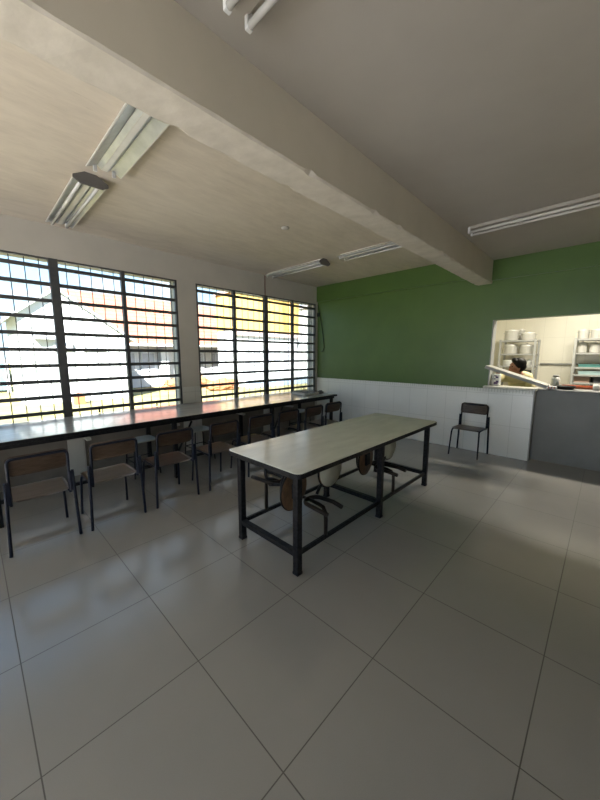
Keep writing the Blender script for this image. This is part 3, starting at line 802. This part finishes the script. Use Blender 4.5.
# long house with red tiled roof behind it
t = thing('tiled_roof_house', 'long pale house with a big red tiled roof beyond the lawn', 'house', (-18.9, 7.0, GZ))
MB().box(-3.0,-3.6,0,1.0,6.4,2.35).build('wall', M['housegrey'], t)
w = MB(); X1 = 2.0
w.prism([(X1,-3.9,2.12),(X1-.06,-3.9,2.24),(-1.2,-3.9,5.0),(-1.15,-3.9,4.86)], (0,10.6,0)); w.build('roof', M['rooftile'], t)
w = MB().prism([(X1-.1,-3.9,2.1),(-1.2,-3.9,4.85),(-4.4,-3.9,2.1)], (0,.12,0)); w.build('gable', M['housewhite'], t)
MB().prism([(-4.5,-3.9,2.1),(-4.45,-3.9,2.24),(-1.2,-3.9,5.0),(-1.25,-3.9,4.86)], (0,10.6,0)).build('roof', M['rooftile'], t)
MB().box(1.0,.35,0,1.4,.75,2.05).build('pillar', M['housewhite'], t)
for y in (-2.5, -1.2, -.2, 1.6, 2.7, 3.9): win(t, 1.0, y, 1.35, .62, .9)
MB().tube([(2.0,-3.9,2.2),(2.0,6.7,2.2)], .07, 8).build('gutter', M['housewhite'], t)
# yellow building
t = thing('yellow_building', 'two-tone building with a yellow upper band beyond the far window', 'building', (-17, 13.5, GZ))
MB().box(.9,-3.5,0,2.6,1.2,3.05).build('wall', M['housewhite'], t)
MB().box(.9,-3.55,3.05,2.7,1.25,4.95).build('upper_wall', M['houseyellow'], t)
MB().box(.85,-3.65,4.95,2.8,1.35,5.1).build('roof', M['housepink'], t)
for y in (-2.4, -.9, .5): win(t, 2.6, y, 1.75, 1.0, 1.1)
MB().box(2.6,-3.5,2.75,2.75,1.2,3.05).build('cornice', M['housepink'], t)
t = thing('white_building', 'pale building right of the yellow one, seen at the window\'s right end', 'building', (-15, 18.0, GZ))
MB().box(-4,-2.9,0,1.6,5,4.6).build('wall', M['housewhite'], t)
MB().box(-4.1,-3.0,4.6,1.8,5.1,4.8).build('roof', M['housegrey'], t)
for y in (-1.9, 0, 1.9): win(t, 1.6, y, 2.2, .9, 1.0)
# fence and hedge on the left
t = thing('boundary_fence', 'pale blue boundary fence at the left beyond the lawn', 'fence', (-20, .2, GZ))
for k in range(6):
    MB().box(-.06, -5.0+1.2*k, 0, .06, -4.88+1.2*k, 1.5).build('post', M['housegrey'], t)
MB().box(-.03, -5.0, .1, .03, 1.15, 1.45).build('fence_panel', M['fenceblue'], t)
def blob(name, m, loc, sx, sy, sz, lab, cat, seed):
    random.seed(seed); b = bmesh.new(); bmesh.ops.create_icosphere(b, subdivisions=4, radius=1)
    from mathutils import noise as nz
    for v in b.verts:
        d_ = 1 + .25*nz.noise(v.co*2.5+Vector((seed, 0, 0))) + .12*nz.noise(v.co*7+Vector((0, seed, 0)))
        v.co = Vector((v.co.x*sx*d_, v.co.y*sy*d_, max(v.co.z, -.6)*sz*d_))
    mb = MB(); mb.merge(b); o = mb.build(name, m, None, loc)
    return tag(o, lab, cat)
blob('hedge', M['hedge'], (-21.5, -1.0, GZ+.66), .8, 2.6, 1.15, 'grey-green hedge rising behind the pale blue fence', 'hedge', 3)
t = blob('brick_heap', M['orange'], (-15.6, 7.9, GZ+.2), .5, 1.3, .42, 'orange heap of earth and brick by the long tiled house', 'heap', 7)
blob('brick_heap', M['orange'], (-13.7, 8.75, GZ+.2), .45, .85, .36, 'second orange heap seen low through the far window', 'heap', 9)
simple('brick_stack', MB().box(-.16,-.16,0,.16,.16,.30,.01).box(-.12,-.13,.30,.12,.10,.38,.01), 'orange', (-13.4, 2.65, GZ), 'small orange brick stack at the foot of the white gable house', 'brick stack')
t = thing('low_wall', 'low pale blue garden wall seen through the bottom of the far window', 'garden wall', (-13.3, 12.3, GZ))
MB().box(-.12,-2.4,0,.12,2.4,.42,.02).build('wall_body', M['carblue'], t)
MB().box(-.15,-2.43,.42,.15,2.43,.48,.01).build('coping', M['housewhite'], t)

# ------------------------------------------------------------------ light
sun = bpy.data.lights.new('sun', 'SUN'); sun.energy = 22; sun.angle = .01; sun.color = (1,.95,.84)
so = bpy.data.objects.new('sun', sun); C.objects.link(so)
sd = Vector((.52, -.57, .62)).normalized()
so.rotation_euler = sd.to_track_quat('Z', 'Y').to_euler()
kl = bpy.data.lights.new('added_kitchen_light', 'AREA'); kl.shape = 'RECTANGLE'; kl.size = 1.2; kl.size_y = .12; kl.energy = 38; kl.color = (1,.94,.80)  # area light that goes with the added kitchen lamp
ko = bpy.data.objects.new('added_kitchen_light', kl); C.objects.link(ko); ko.location = (-.3, 6.3, 2.66)

wd = bpy.data.worlds.new('sky'); scene.world = wd; wd.use_nodes = True; nt = wd.node_tree; nt.nodes.clear()
out = nt.nodes.new('ShaderNodeOutputWorld'); bg = nt.nodes.new('ShaderNodeBackground')
tc = nt.nodes.new('ShaderNodeTexCoord'); sp = nt.nodes.new('ShaderNodeSeparateXYZ')
nt.links.new(tc.outputs['Generated'], sp.inputs[0])
el = ramp(nt, sp.outputs[2], .0, .55)
base = mixcol(nt, el, (.66,.86,1.0), (.20,.52,.98))
mp_ = nt.nodes.new('ShaderNodeMapping'); mp_.inputs['Scale'].default_value = (1,1,2.6)
nt.links.new(tc.outputs['Generated'], mp_.inputs[0])
cn = nt.nodes.new('ShaderNodeTexNoise'); cn.inputs['Scale'].default_value = 3.2; cn.inputs['Detail'].default_value = 8; cn.inputs['Roughness'].default_value = .55
nt.links.new(mp_.outputs[0], cn.inputs[0])
col = mixcol(nt, ramp(nt, cn.outputs[0], .50, .62), base, (1.05,1.12,1.18))
nt.links.new(col, bg.inputs[0]); bg.inputs[1].default_value = .9
nt.links.new(bg.outputs[0], out.inputs[0])
# portals guide the sky light through the openings
def portal(loc, rot, sx, sy):
    l = bpy.data.lights.new('portal', 'AREA'); l.shape = 'RECTANGLE'; l.size = sx; l.size_y = sy; l.cycles.is_portal = True
    o = bpy.data.objects.new('portal', l); C.objects.link(o); o.location = loc; o.rotation_euler = rot
zc = (WB+WT)/2
portal((XL-.2, sum(W1)/2, zc), (0, -PI/2, 0), WT-WB, W1[1]-W1[0])
portal((XL-.2, sum(W2)/2, zc), (0, -PI/2, 0), WT-WB, W2[1]-W2[0])
portal((-1.2, YN-.15, 1.15), (PI/2, 0, 0), 5.6, 2.3)

# ------------------------------------------------------------------ camera
cam = bpy.data.cameras.new('camera'); co = bpy.data.objects.new('camera', cam); C.objects.link(co)
co.location = (0, 0, 1.46)
P = math.atan(45/319)
co.rotation_euler = (PI/2 - P, 0, math.radians(43.9))
cam.sensor_fit = 'HORIZONTAL'; cam.sensor_width = 36; cam.lens = 319/600*36; cam.clip_start = .02; cam.clip_end = 300
scene.camera = co
scene.view_settings.view_transform = 'Standard'; scene.view_settings.look = 'None'
scene.view_settings.gamma = 1; scene.view_settings.use_curve_mapping = False
scene.view_settings.exposure = 1.22
scene.render.film_transparent = False
scene.cycles.max_bounces = 10; scene.cycles.diffuse_bounces = 6; scene.cycles.transparent_max_bounces = 16
scene.cycles.caustics_reflective = False; scene.cycles.caustics_refractive = False
